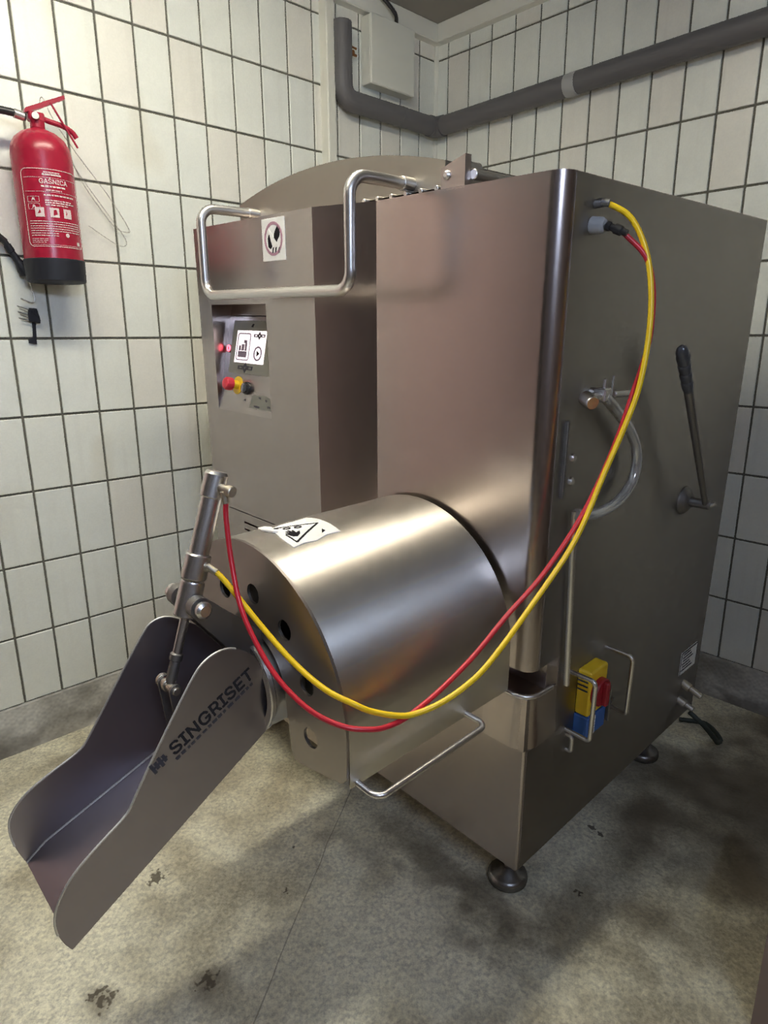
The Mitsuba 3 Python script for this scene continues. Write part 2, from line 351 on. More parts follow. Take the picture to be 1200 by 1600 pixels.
obj('clamp', cat(cyl((.006, -.565, 2.53), (.05, -.565, 2.53), .009), cyl((.03, -.60, 2.53), (.03, -.53, 2.53), .005), cyl((.03, -.60, 2.56), (.03, -.53, 2.555), .004)), 'mat_rust', DP, 'rusty pipe clamp')
JB = 'junction_box'; labels[JB] = {'label': 'white metal junction box on the left wall near the corner above the grey pipe', 'category': 'box'}
obj('housing', cbox((.006, -.483, 2.434), (.062, -.224, 2.69), .003), 'mat_box', JB)
obj('cover', cbox((.062, -.486, 2.431), (.073, -.221, 2.693), .004), 'mat_box', JB)
k = obj('power_cable', tube(spline([(.06, -.43, 2.772), (.075, -.40, 2.75), (.08, -.35, 2.715), (.05, -.315, 2.69)]), .008), 'mat_black'); tag(k, 'thick black cable entering the white junction box from the ceiling', 'cable')
# ------------------------------------------------------------------ the machine (local frame: x right, y back, z up; origin = lower front right corner)
MA = 'meat_grinder'
labels[MA] = {'label': 'large stainless steel meat grinder with control panel and discharge chute in the tiled corner', 'category': 'machine'}
def part(name, m, mat, label=None, sub=None, smooth=32, **more):
    return obj(name, m, mat, MA+('__'+sub if sub else ''), label, smooth, local=True, **more)
HH, DD, XL = 1.532, 1.013, -1.24
r = .032
outline = [(XL, -.05), (-.657, -.05), (-.485, 0)]+circle((-r, r), r, 10, -PI/2, 0)+[(0, DD), (XL, DD)]
r2 = .007
outline_b = [(XL, -.05), (-.657, -.05), (-.485, 0)]+circle((-r2, r2), r2, 5, -PI/2, 0)+[(0, DD), (XL, DD)]
body = extrude(outline, HH-.343).translate([0, 0, .343])+extrude(outline_b, .345)
body = body-m3.Manifold.cube([.16, .117, .062]).translate([-.105, -.05, .474])
K = .07/.31
body = body-m3.Manifold.hull_points(np.array([(x, y, z) for x in (-1.166, -.874) for y, z in ((-.0505, 1.0), (-.05+K*.315, 1.315), (-.08, 1.0), (-.08, 1.315))]))
# louvre slots low on the control side
for z, x0, x1 in ((.682, -1.15, -.7), (.648, -1.06, -.80), (.625, -1.06, -.80)):
    body = body-m3.Manifold.cube([x1-x0, .05, .006 if z < .68 else .0025]).translate([x0, -.08, z])
part('body', frommf(body), 'mat_steel', smooth=12)
poly = [(.010, .002), (1.012, .002), (1.012, 1.530), (.034, 1.530), (.034, .540), (.115, .540), (.115, .335), (.010, .335)]
m = prism_x(poly, -.0005, .0012); v = m.vertices[m.faces].reshape(-1, 3); m = mesh(W(v), np.arange(len(v)).reshape(-1, 3))
scene[MA+'__side_panel'] = mikit.ply(m, 'mat_steel_side', False, uv=v[:, 1:3]); labels[MA+'__side_panel'] = {'label': 'dark brushed steel side panel'}
# collar round the lower front right corner with a round rim
o = .0035; rc = .042
col = [(-.115, -o)]+circle((o-rc, rc-o), rc, 10, -PI/2, 0)+[(o, .108), (-.004, .108), (-.004, .002), (-.115, .002)]
m = frommf(extrude(col, .128).translate([0, 0, .343])); v = m.vertices.copy(); lo = (v[:, 2] < .36) & ((v[:, 1] < .0012) | (v[:, 0] > -.001) | (np.hypot(v[:, 0]-o+rc, v[:, 1]+o-rc) > rc-.001) & (v[:, 0] > o-rc) & (v[:, 1] < rc-o))
v[lo, 1] -= .010*np.clip((rc-o-v[lo, 1])/rc, 0, 1); v[lo, 0] += .007*np.clip((v[lo, 0]-o+rc)/rc, 0, 1)
m = mesh(v, m.faces); part('corner_collar', m, 'mat_steel', 'rounded steel collar round the lower front corner')
rim = [(-.075, -.003, .475)]+[(a, b, .475) for a, b in circle((.002-.04, .04-.002), .042, 8, -PI/2, 0)]+[(.006, .085, .475)]
part('rim', tube(rim, .0062), 'mat_chrome', sub='corner_collar')
# lid on top, grid of rods under it, hinge bracket and hinge rods
arcc, arcr = (-.69, .085), 1.555
xs = np.linspace(-1.09, -.30, 25); top = [(x, arcc[1]+math.sqrt(arcr**2-(x-arcc[0])**2)) for x in xs]
lid_poly = [(-1.09, 1.534), (-.56, 1.534), (-.55, 1.540), (-.30, 1.540)]+top[::-1]
part('lid', prism_y(lid_poly, .022, .78), 'mat_steel_lid', 'domed steel lid on top', smooth=20)
part('lid_handle', rod([(-1.0, .03, 1.556), (-1.0, -.155, 1.556), (-1.0, -.155, 1.337), (-.396, -.155, 1.337), (-.396, -.155, 1.556), (-.396, .03, 1.556)], .0125, .04, 18), 'mat_chrome', 'bent tubular handle in front of the lid')
for x in (-1.0, -.396): part('socket', cyl((x, -.01, 1.556), (x, .024, 1.556), .0145), 'mat_chrome', sub='lid_handle')
for i, x in enumerate(np.arange(-.535, -.30, .045)):
    part('grid_rod', cyl((x, .006, 1.5372), (x, .80, 1.5372), .006, 12), 'mat_chrome')
br = prism_y([(-.291, 1.528), (-.228, 1.528), (-.228, 1.589), (-.291, 1.570)], .0, .018)
part('hinge_bracket', br, 'mat_bracket', 'hinge bracket of the lid')
part('bolt', lathe((-.274, .002, 1.556), (-.274, -.008, 1.556), [(0, .009), (.005, .009), (.009, .005)], 16), 'mat_chrome', sub='hinge_bracket')
part('hinge_rod', cyl((-.243, .018, 1.570), (-.243, .06, 1.570), .011), 'mat_chrome')
part('hinge_rod', cyl((-.222, .018, 1.553), (-.205, .62, 1.553), .010), 'mat_chrome')
# no-touch sticker
ST = part('warning_sticker', cbox((-.872, -.0515, 1.421), (-.769, -.0498, 1.524), .0005), 'mat_sticker', 'white sticker with a prohibited hand sign on the upper front', smooth=False)
STS = 'warning_sticker'
def flat_y(poly, y0=-.0523, y1=-.0512, holes=()): return prism_y(poly, y0, y1, holes)
cx, cz = -.820, 1.474
part('ring_mark', flat_y(circle((cx, cz), .041), holes=[circle((cx, cz), .034)]), 'mat_ink_rose', sub=STS, smooth=False)
hand = [(-.815, 1.487), (-.800, 1.506), (-.789, 1.500), (-.792, 1.480), (-.806, 1.466), (-.818, 1.473)]
part('hand_mark', flat_y(hand), 'mat_ink', sub=STS, smooth=False)
part('hand_mark', flat_y([(-.845, 1.476), (-.838, 1.486), (-.833, 1.470), (-.826, 1.456), (-.834, 1.450), (-.843, 1.455)]), 'mat_ink', sub=STS, smooth=False)
part('bar_mark', flat_y([(-.846, 1.494), (-.840, 1.500), (-.794, 1.454), (-.800, 1.448)], -.0526, -.0514), 'mat_sticker', sub=STS, smooth=False)
for sx in (-.828, -.815, -.800): part('hand_mark', flat_y([(sx, 1.438), (sx+.006, 1.440), (sx+.009, 1.454), (sx+.003, 1.452)]), 'mat_ink_soft', sub=STS, smooth=False)
# control panel in its sloping recess
RU = np.array([1., 0, 0]); RV = np.array([0, K, 1.])/math.hypot(K, 1); RN = np.array([0, -1, K])/math.hypot(K, 1)
def rp(x, z, h=0.): return np.array([x+.013, -.05+K*(z-1.0), z])+RN*h
def on_panel(m):                    # mesh drawn in xy (x right, y up along the slope from z = 1.0), z out of the panel
    v = m.vertices; return mesh(np.array([rp(a, 1.0, c)+RV*b for a, b, c in v]), m.faces)
def sv(z): return (z-1.0)*math.hypot(K, 1)
def flat(poly, h0, h1, holes=()):
    cs = m3.CrossSection([np.asarray(poly, float)], m3.FillRule.NonZero)
    for q in holes: cs = cs-m3.CrossSection([np.asarray(q, float)], m3.FillRule.NonZero)
    m = frommf(m3.Manifold.extrude(cs, h1-h0)); v = m.vertices.copy(); v[:, 2] += h0; return mesh(v, m.faces)
def rrect(x0, y0, x1, y1, r, n=5):
    return circle((x1-r, y1-r), r, n, 0, PI/2)+circle((x0+r, y1-r), r, n, PI/2, PI)+circle((x0+r, y0+r), r, n, PI, 1.5*PI)+circle((x1-r, y0+r), r, n, 1.5*PI, 2*PI)
CP = 'control_panel'
part(CP, on_panel(flat(rrect(-1.142, sv(1.116), -.912, sv(1.268), .004), 0, .006)), 'mat_bezel', 'grey operator panel with a lit touch screen')
sc = on_panel(flat([(-1.116, sv(1.147)), (-.957, sv(1.146)), (-.957, sv(1.240)), (-1.116, sv(1.240))], .005, .0066))
scene[MA+'__'+CP+'__screen'] = mikit.ply(mesh(W(sc.vertices), sc.faces), 'mat_sticker', False, emitter={'type': 'area', 'radiance': rgb(.25, .205, .22)})
def pm(name, m, mat, h=0.0): part(name, on_panel(m), mat, sub=CP, smooth=False)
pm('icon_frame', flat(rrect(-1.108, sv(1.154), -1.038, sv(1.232), .009), .0066, .0074, [rrect(-1.1055, sv(1.1565), -1.0405, sv(1.2295), .007)]), 'mat_screen_ink')
scene['mat_screen_pink'] = {'type': 'diffuse', 'reflectance': rgb(.5, .38, .36)}
for i, (a, b, c, d) in enumerate(((-1.098, 1.163, -1.052, 1.180), (-1.096, 1.182, -1.086, 1.196), (-1.082, 1.182, -1.068, 1.200), (-1.064, 1.182, -1.054, 1.204), (-1.072, 1.204, -1.056, 1.212))):
    pm('icon_mark', flat([(a, sv(b)), (c, sv(b)), (c, sv(d)), (a, sv(d))], .0066, .0072), 'mat_screen_ink')
pc = (-.992, sv(1.176)); pm('play_ring', flat(circle(pc, .021), .0066, .0073, [circle(pc, .0165)]), 'mat_screen_ink')
pm('play_mark', flat([(pc[0]-.005, pc[1]-.008), (pc[0]+.009, pc[1]), (pc[0]-.005, pc[1]+.008)], .0066, .0073), 'mat_ink')
for a, b, s in ((-1.024, 1.222, 1.0), (-1.092, 1.128, 1.35)):      # winged emblem, on the screen and on the bezel
    e = [flat([(a+.002*s, sv(b)), (a+.022*s, sv(b)), (a+.022*s, sv(b)+.008*s), (a+.002*s, sv(b)+.008*s)], .006, .0074, [[(a+.006*s, sv(b)+.002*s), (a+.018*s, sv(b)+.002*s), (a+.018*s, sv(b)+.006*s), (a+.006*s, sv(b)+.006*s)]]),
         flat([(a+.040*s, sv(b)), (a+.060*s, sv(b)), (a+.060*s, sv(b)+.008*s), (a+.040*s, sv(b)+.008*s)], .006, .0074, [[(a+.044*s, sv(b)+.002*s), (a+.056*s, sv(b)+.002*s), (a+.056*s, sv(b)+.006*s), (a+.044*s, sv(b)+.006*s)]]),
         flat([(a+.031*s, sv(b)-.007*s), (a+.041*s, sv(b)+.004*s), (a+.031*s, sv(b)+.015*s), (a+.021*s, sv(b)+.004*s)], .006, .0075, [circle((a+.031*s, sv(b)+.004*s), .003*s, 10)])]
    pm('emblem', cat(*e), 'mat_ink_soft')
pm('emblem', flat([(-1.044, sv(1.251)), (-1.034, sv(1.249)), (-1.028, sv(1.258)), (-1.036, sv(1.259))], .006, .0068), 'mat_ink')
part('seam', on_panel(flat([(-1.16, sv(1.281)), (-.880, sv(1.281)), (-.880, sv(1.2835)), (-1.16, sv(1.2835))], 0, .0015)), 'mat_ink', sub=CP, smooth=False)
led = part('indicator_light', lathe(rp(-1.155, 1.186, 0), rp(-1.155, 1.186, .01), [(0, .012), (.004, .012), (.006, .010)], 20), 'mat_black', 'glowing red ring light')
m = lathe(rp(-1.155, 1.186, .006), rp(-1.155, 1.186, .016), [(0, .0105), (.003, .010), (.0035, .0055), (.001, .005)], 20, close=False); m = mesh(W(m.vertices), m.faces)
scene[MA+'__indicator_light__glow'] = mikit.ply(m, 'mat_sticker', 30, emitter={'type': 'area', 'radiance': rgb(.9, .03, .09)})
ES = 'emergency_stop'
part(ES, lathe(rp(-1.086, 1.081, 0), rp(-1.086, 1.081, .1), [(0, .027), (.002, .027), (.003, .013), (.022, .013)], 24), 'mat_yellow', 'emergency stop with red mushroom button on a yellow collar')
part('button', lathe(rp(-1.086, 1.081, .020), rp(-1.086, 1.081, .1), [(0, .013), (.004, .019), (.020, .0195), (.026, .016), (.028, .008)], 24), 'mat_red_button', sub=ES)
SE = 'selector_switch'
part(SE, lathe(rp(-1.030, 1.076, 0), rp(-1.030, 1.076, .1), [(0, .019), (.008, .019), (.010, .016), (.016, .015)], 20), 'mat_black', 'black rotary selector switch')
c = rp(-1.030, 1.076, .016); m = cbox((-.004, -.013, 0), (.004, .013, .007)); part('grip', on_panel(mesh(m.vertices+[-1.030, sv(1.076), .0145], m.faces)), 'mat_chrome', sub=SE)
part('panel_label', on_panel(flat([(-1.012, sv(1.022)), (-.892, sv(1.022)), (-.886, sv(1.052)), (-.94, sv(1.062)), (-1.0, sv(1.058))], 0, .0008)), 'mat_bezel', 'worn grey label with rubbed off print', smooth=False)
for a, b, c in ((-.965, 1.052, .012), (-.93, 1.047, .010), (-.915, 1.03, .014), (-.985, 1.026, .03), (-1.04, 1.04, .006)):
    part('print_mark', on_panel(flat([(a, sv(b)), (a+c, sv(b)-.002), (a+c, sv(b)+.004), (a, sv(b)+.005)], .0005, .0012)), 'mat_ink_soft', sub='panel_label', smooth=False)
# drum cover (hood)
HC, HR, HY0, HY1, HB = (-.335, .585), .29, -.476, -.014, .487
prof = [(HC[0]+HR, HB+.06*i/3*1.0) for i in range(3)]
prof = [(HC[0]+HR, HB), (HC[0]+HR, HB+.05)]+circle(HC, HR, 48, 0, PI)+[(HC[0]-HR, HB+.05), (HC[0]-HR, HB)]
prof = np.array(prof); nrm = np.array([[1., 0], [1, 0]]+[(math.cos(a), math.sin(a)) for a in np.linspace(0, PI, 49)]+[[-1, 0], [-1, 0]])
s = np.r_[0, np.cumsum(np.linalg.norm(np.diff(prof, axis=0), axis=1))]
V, F, UV = [], [], []
def sheet(pa, pb, ua, ub, flip=False):
    o = len(V); n = len(pa)
    for q, u in ((pa, ua), (pb, ub)):
        V.extend(q); UV.extend(u)
    for i in range(n-1):
        a = [[o+i, o+i+1, o+n+i+1], [o+i, o+n+i+1, o+n+i]]
        F.extend([t[::-1] for t in a] if flip else a)
def ring(off, y): return [(a, y, b) for a, b in prof-nrm*off]
th = .003
sheet(ring(0, HY0), ring(0, HY1), [(HY0, t) for t in s], [(HY1, t) for t in s], True)
sheet(ring(th, HY0), ring(th, HY1), [(HY0, t) for t in s], [(HY1, t) for t in s])
sheet(ring(0, HY1), ring(th, HY1), [(HY1, t) for t in s], [(HY1+th, t) for t in s], True)
HO = 'drum_cover'
m = mesh(V, F); m = mesh(W(m.vertices), m.faces)
scene[MA+'__'+HO] = mikit.ply(m, 'mat_steel_hood', True, uv=np.array(UV)); labels[MA+'__'+HO] = {'label': 'shiny brushed steel drum cover, rounded on top'}
half = circle(HC, HR, 48, 0, PI)
opening = [(-.212, .475), (-.217, .520), (-.222, .560), (-.245, .598)]
inner_r = circle(HC, .112, 20, math.radians(12), math.radians(168))
outl = [(-.045, .585), (-.047, .508), (-.060, .492), (-.185, .464), (-.203, .464), (-.213, .480), (-.217, .520), (-.222, .565)]+inner_r+[(-.448, .565), (-.453, .520), (-.457, .480), (-.467, .464), (-.485, .464), (-.610, .492), (-.623, .508), (-.625, .585)]
plate = half+outl[::-1][1:-1]
holes = [circle((HC[0]+.191*math.cos(math.radians(a)), HC[1]+.191*math.sin(math.radians(a))), .0205, 24) for a in (118, 85, 52, 19.5, -13.5, 151, 184, 193.5)[:6]]
part('front_plate', prism_y(plate, HY0-.006, HY0, holes), 'mat_steel_plate', 'dark front plate with a row of round holes', sub=HO, smooth=20)
part('inner_drum', lathe((HC[0], HY0+.03, HC[1]), (HC[0], -.02, HC[1]), [(0, .098), (.42, .098)], 40), 'mat_dark_steel', sub=HO)
back = [(HC[0]+.28, .50)]+circle(HC, .28, 40, 0, PI)+[(HC[0]-.28, .50)]
part('backing', prism_y(back, HY0+.05, HY0+.06), 'mat_black', sub=HO)
part('outlet', lathe((HC[0], -.44, HC[1]), (HC[0], -.52, HC[1]), [(0, .100), (.055, .100), (.058, .103), (.066, .103), (.068, .100), (.068, .086), (.0, .086)], 40, close=False), 'mat_chrome', 'polished outlet pipe')
part('neck', lathe((HC[0], -.018, HC[1]), (HC[0], .002, HC[1]), [(0, .262), (.02, .262)], 40), 'mat_chrome', sub=HO)
part('cover_handle', rod([(-.06, -.158, .492), (.008, -.158, .492), (.008, -.458, .488), (-.055, -.458, .490)], .0062, .022), 'mat_chrome', 'bent round bar handle under the drum cover')
# gear warning sticker, bent round the drum
def on_drum(m, ang, y0, lift):      # drawn in xy: x along -y? here x -> distance along axis (y), y -> arc length, z -> out
    v = m.vertices; R = HR+lift
    a = ang+v[:, 1]/HR
    return mesh(np.stack([HC[0]+(R+v[:, 2])*np.cos(a), y0+v[:, 0], HC[1]+(R+v[:, 2])*np.sin(a)], 1), m.faces)
def drum_hit(px, py):
    r2_ = math.cos(ROLL)*rt+math.sin(ROLL)*np.cross(rt, fw)
    return None
def fine(poly, h0, h1, holes=()):
    m = flat(poly, h0, h1, holes); v, f = trimesh.remesh.subdivide_to_size(m.vertices, m.faces, .03); return mesh(v, f)
GS = 'gear_sticker'
STICK = None
# corner points on the drum: (y, angle in degrees)
Q = [(-.449, 78.6), (-.297, 94.0), (-.252, 80.0), (-.411, 58.0)]
STQ = np.array([(y, HR*math.radians(a)) for y, a in Q])
def stq(u, w):                      # u along the long side, w from far side (0) to near side (1)
    a = STQ[0]*(1-u)+STQ[1]*u; b = STQ[3]*(1-u)+STQ[2]*u; return tuple(a*(1-w)+b*w)
def sq(pts): return [stq(u, w) for u, w in pts]
def dz(pts): return [(y, HR*math.radians(a)) for y, a in pts]
quad = dz([(-.3951, 98.3), (-.36, 101), (-.325, 101.2), (-.291, 102.4), (-.289, 96), (-.2899, 91), (-.292, 85), (-.2963, 78.3), (-.33, 78.6), (-.3626, 76.7), (-.39, 77.4), (-.418, 76.4), (-.4185, 81), (-.4164, 86), (-.407, 92)])
def ccw(P):
    A = sum(a[0]*b[1]-b[0]*a[1] for a, b in zip(P, P[1:]+P[:1])); return P if A > 0 else P[::-1]
part(GS, on_drum(fine(ccw(quad), 0, .0012), 0, 0, .0002), 'mat_sticker', 'white sticker with a triangular gear and hand warning sign on the drum cover', smooth=60)
part('torn_corner', on_drum(fine(ccw(dz([(-.392, 98.5), (-.3925, 104.5), (-.405, 105), (-.417, 98.5), (-.411, 92), (-.404, 90.5), (-.400, 95)])), 0, .0035), 0, 0, .001), 'mat_sticker', sub=GS, smooth=60)
def gm(pts, name='sign_mark'): part(name, on_drum(fine(ccw(dz(pts)), .0, .0016), 0, 0, .0006), 'mat_ink', sub=GS, smooth=False)
def stroke(a, b, w):
    a, b = np.array(dz([a, b])); n = np.array([-(b-a)[1], (b-a)[0]]); n = n/np.linalg.norm(n)*w/2
    part('sign_mark', on_drum(fine(ccw([tuple(p) for p in (a-n, b-n, b+n, a+n)]), 0, .0016), 0, 0, .0006), 'mat_ink', sub=GS, smooth=False)
stroke((-.3954, 97.2), (-.309, 89.8), .0022); stroke((-.309, 89.8), (-.4013, 79.0), .0042); stroke((-.4013, 79.0), (-.4003, 86.5), .0030); stroke((-.396, 96.6), (-.388, 95.0), .0022)
for y0, a0 in ((-.3763, 92.6), (-.3552, 90.9)):
    ring_ = lambda k: ccw(dz([(y0+.0085*k*math.cos(t), a0+1.35*k*math.sin(t)) for t in np.linspace(0, 2*PI, 18)[:-1]]))
    part('sign_mark', on_drum(flat(ring_(1), 0, .0016, [ring_(.55)]), 0, 0, .0006), 'mat_ink', sub=GS, smooth=False)
hy, ha = -.383, 87.0
gm([(hy+a*.030, ha+b*4.2) for a, b in ((-.35, -.75), (-.05, -.95), (.35, -.55), (.55, -.05), (.42, .0), (.22, -.25), (.30, .45), (.18, .5), (.08, -.05), (.05, .7), (-.08, .7), (-.08, .0), (-.2, .6), (-.3, .55), (-.24, -.1), (-.45, .2), (-.5, .05))], 'hand_mark')
gm([(-.334, 80.6), (-.322, 81.6), (-.324, 83.3), (-.329, 82.0)])
# discharge chute
CH = 'chute'
def xl_(y): return -.477+.16*(y+.907)
def xr_(y): return -.240-.06*(y+.907)
def zb_(y): return .309+.50*(y+.907)+.012*min(1., (y+.907)/.035)
RPt = [(-.907, .306), (-.917, .327), (-.924, .352), (-.925, .382), (-.915, .409), (-.891, .441), (-.846, .469), (-.791, .496), (-.778, .516), (-.734, .580), (-.651, .692), (-.626, .714), (-.590, .722), (-.557, .711), (-.517, .678), (-.490, .601), (-.484, .555), (-.490, .520)]
LPt = [(-.907, .306), (-.92, .345), (-.925, .395), (-.915, .425), (-.888, .454), (-.843, .479), (-.788, .504), (-.771, .528), (-.653, .714), (-.633, .730), (-.607, .732), (-.574, .712), (-.515, .67), (-.490, .601), (-.484, .555), (-.490, .520)]
ys = np.array([-.907, -.872, -.82, -.77, -.72, -.66, -.60, -.55, -.49])
V, F = [], []
for y in ys: V += [(xl_(y), y, zb_(y)), (xr_(y), y, zb_(y)), (xl_(y), y, zb_(y)-.003), (xr_(y), y, zb_(y)-.003)]
for i in range(8):
    a = 4*i; F += [[a, a+1, a+5], [a, a+5, a+4], [a+2, a+7, a+3], [a+2, a+6, a+7], [a, a+4, a+6], [a, a+6, a+2], [a+1, a+3, a+7], [a+1, a+7, a+5]]
F += [[0, 2, 3], [0, 3, 1], [32, 33, 35], [32, 35, 34]]
part(CH, mesh(V, F), 'mat_steel_chute', 'long open steel discharge chute sloping down to the left', smooth=20)
for pts, fx, sgn in ((LPt, xl_, -1), (RPt, xr_, 1)):
    P = chaikin(pts, 2, (0, len(pts)-1)); m = prism_x(P, 0, .003); v = m.vertices.copy(); v[:, 0] = (v[:, 0] if sgn > 0 else -v[:, 0])+np.array([fx(y) for y in v[:, 1]])
    part('side_plate', mesh(v, m.faces if sgn > 0 else m.faces[:, ::-1]), 'mat_steel_chute', sub=CH, smooth=20)
    top_e = [p for p in P if p[1] > zb_(p[0])+.05 and p[0] < -.56]
    e = tube([(fx(p[0])+sgn*.0015, p[0], p[1]) for p in top_e], .0022, 6); part('edge', e, 'mat_steel_edge', sub=CH)
for fx, d in ((xl_, .002), (xr_, -.001)):
    part('bend', tube([(fx(y)+d, y, zb_(y)+.001) for y in ys], .0024, 8), 'mat_steel_edge', sub=CH)
# lettering on the right plate: from P0 reading along DIR
P0 = np.array([xr_(-.700)+.0032, -.700, .560]); P1 = np.array([xr_(-.526)+.0032, -.526, .640])
DX = (P1-P0)/np.linalg.norm(P1-P0); NX = np.array([1, .06, 0]); NX /= np.linalg.norm(NX); DY = np.cross(NX, DX)
def on_plate(m, off=(0, 0)):
    v = m.vertices; return mesh(P0+np.outer(v[:, 0]+off[0], DX)+np.outer(v[:, 1]+off[1], DY)+np.outer(v[:, 2], NX), m.faces)
tm = meshkit.text_mesh('SINGRISET', .026, .0006, True); L = tm.vertices[:, 0].max(); tm.vertices[:, 0] *= np.linalg.norm(P1-P0)/L
part('lettering', on_plate(tm), 'mat_logo', 'dark lettering reading SINGRISET', sub=CH, smooth=False)
em = cat(*[cbox((-.040+.008*i, .001+.004*(i % 2), 0), (-.034+.008*i, .024-.003*(i % 2), .0006), 0) for i in range(4)]+[cbox((-.040, .010, 0), (-.008, .014, .0006), 0)])
part('emblem', on_plate(em), 'mat_ink_soft', sub=CH, smooth=False)
rr = np.random.RandomState(3); t = 0.0; bits = []
while t < .185:
    w = .004+.009*rr.rand(); bits.append(cbox((t, -.012, 0), (t+w, -.007+.002*rr.rand(), .0005), 0)); t += w+.0025+.003*rr.rand()
part('small_print', on_plate(cat(*bits)), 'mat_ink_soft', sub=CH, smooth=False)
# pivot arms and pneumatic cylinder
for x0, x1 in ((-.318, -.298), (-.392, -.372)):
    P = [(x, -.601+.020*math.cos(t), .790+.020*math.sin(t)) for x in (x0, x1) for t in np.linspace(0, 2*PI, 20)]+[(x, -.492+.034*math.cos(t), .668+.034*math.sin(t)) for x in (x0, x1) for t in np.linspace(0, 2*PI, 20)]
    part('pivot_arm', hull(P), 'mat_dark_steel', 'dark arm between outlet and cylinder', smooth=25)
A0, A1 = np.array([-.345, -.608, .768]), np.array([-.345, -.524, 1.016]); DA = (A1-A0)/np.linalg.norm(A1-A0); LA = np.linalg.norm(A1-A0)
CY = 'pneumatic_cylinder'
def ax(t): return A0+DA*t
part(CY, lathe(ax(.10), ax(LA), [(0, .0185), (.125, .0185)], 28), 'mat_chrome', 'polished pneumatic cylinder above the chute')
part('cap', lathe(ax(LA-.045), ax(LA+.004), [(0, .0195), (.002, .0215), (.043, .0215), (.046, .0195), (.049, .018)], 28), 'mat_chrome', sub=CY)
part('collar', lathe(ax(.066), ax(.115), [(0, .0225), (.002, .0235), (.044, .0235), (.047, .021)], 28), 'mat_chrome', sub=CY)
part('clevis_block', lathe(ax(-.006), ax(.066), [(0, .020), (.003, .0225), (.064, .0225), (.068, .0205)], 28), 'mat_chrome', sub=CY)
part('pivot_pin', cat(lathe((-.412, -.601, .790), (-.270, -.601, .790), [(0, .012), (.006, .016), (.017, .016), (.018, .009), (.118, .009), (.119, .0155), (.127, .0155), (.131, .010)], 24)), 'mat_chrome', sub=CY)
part('rod', cyl(ax(-.10), ax(0), .0085), 'mat_chrome', sub=CY)
e0 = ax(-.115)
part('rod_end', cat(lathe(ax(-.075), ax(-.135), [(0, .008), (.003, .012), (.014, .012), (.016, .0095), (.05, .0105), (.06, .008)], 16)), 'mat_dark_steel', sub=CY)
part('eye_bolt', cat(cyl(ax(-.14)+np.array([-.032, -.002, 0]), ax(-.14)+np.array([.030, 0, 0]), .008), cyl(ax(-.14)+np.array([-.034, 0, 0]), ax(-.14)+np.array([-.024, 0, 0]), .013), cyl(ax(-.14)+np.array([-.012, 0, 0]), ax(-.14)+np.array([-.002, 0, 0]), .013)), 'mat_brass', sub=CY)
part('lug', cat(*[hull([(x, ax(-.14)[1]+.012*math.cos(t), ax(-.14)[2]+.012*math.sin(t)) for x in (a, a+.006) for t in np.linspace(0, 2*PI, 14)]+[(x, y, zb_(y)) for x in (a, a+.006) for y in (-.648, -.622)]) for a in (-.372, -.326)]), 'mat_dark_steel', sub=CH)
part('fitting', cat(cyl(ax(LA-.022), ax(LA-.022)+np.array([.040, .006, -.004]), .0085), cyl(ax(LA-.022)+np.array([.038, .004, -.003]), ax(LA-.022)+np.array([.052, .007, -.005]), .0105), cyl(ax(LA-.022)+np.array([.034, .0, -.004]), np.array([-.309, -.530, .968]), .0068)), 'mat_brass', sub=CY)
part('fitting', cat(cyl(ax(.088), np.array([-.318, -.566, .853]), .0085), cyl(np.array([-.322, -.570, .856]), np.array([-.306, -.560, .845]), .0068)), 'mat_brass', sub=CY)
# hoses
YH = [(0.02, 0.103, 1.486), (0.063, 0.121, 1.458), (0.093, 0.132, 1.404), (0.111, 0.134, 1.336), (0.121, 0.126, 1.254), (0.123, 0.107, 1.162), (0.116, 0.082, 1.09), (0.104, 0.043, 1.001), (0.094, -0.026, 0.879), (0.076, -0.126, 0.774), (0.071, -0.241, 0.697), (0.064, -0.298, 0.669), (0.049, -0.351, 0.649), (0.03, -0.394, 0.639), (0.017, -0.423, 0.643), (-0.007, -0.458, 0.656), (-0.024, -0.48, 0.671), (-0.074, -0.503, 0.687), (-0.146, -0.517, 0.716), (-0.224, -0.53, 0.764), (-0.29, -0.553, 0.83), (-0.313, -0.565, 0.852)]
RH = [(0.059, 0.11, 1.431), (0.096, 0.131, 1.389), (0.111, 0.142, 1.337), (0.116, 0.143, 1.271), (0.116, 0.134, 1.22), (0.11, 0.109, 1.144), (0.105, 0.074, 1.058), (0.096, 0.029, 0.969), (0.084, -0.014, 0.899), (0.063, -0.082, 0.813), (0.041, -0.155, 0.748), (0.032, -0.24, 0.691), (0.027, -0.326, 0.654), (0.023, -0.4, 0.635), (0.017, -0.443, 0.632), (0.008, -0.473, 0.636), (-0.02, -0.508, 0.644), (-0.07, -0.536, 0.662), (-0.134, -0.55, 0.694), (-0.192, -0.553, 0.736), (-0.245, -0.552, 0.796), (-0.282, -0.543, 0.87), (-0.305, -0.534, 0.944), (-0.309, -0.53, 0.97)]
part('air_hose', tube(spline(YH, 6), .0052, 12), 'mat_yellow_hose', 'yellow air hose hanging in a long loop', smooth=60)
part('air_hose', tube(spline(RH, 6), .0047, 12), 'mat_red_hose', 'red air hose hanging in a long loop', smooth=60)
part('hose_fitting', cat(cyl((-.001, .105, 1.484), (.018, .104, 1.485), .008), cyl((.014, .100, 1.485), (.030, .106, 1.483), .0068)), 'mat_dark_steel')
part('hose_fitting', cat(lathe((-.001, .098, 1.447), (.035, .101, 1.444), [(0, .014), (.002, .016), (.022, .015), (.028, .011)], 18)), 'mat_pipe_light', 'grey plastic hose fitting')
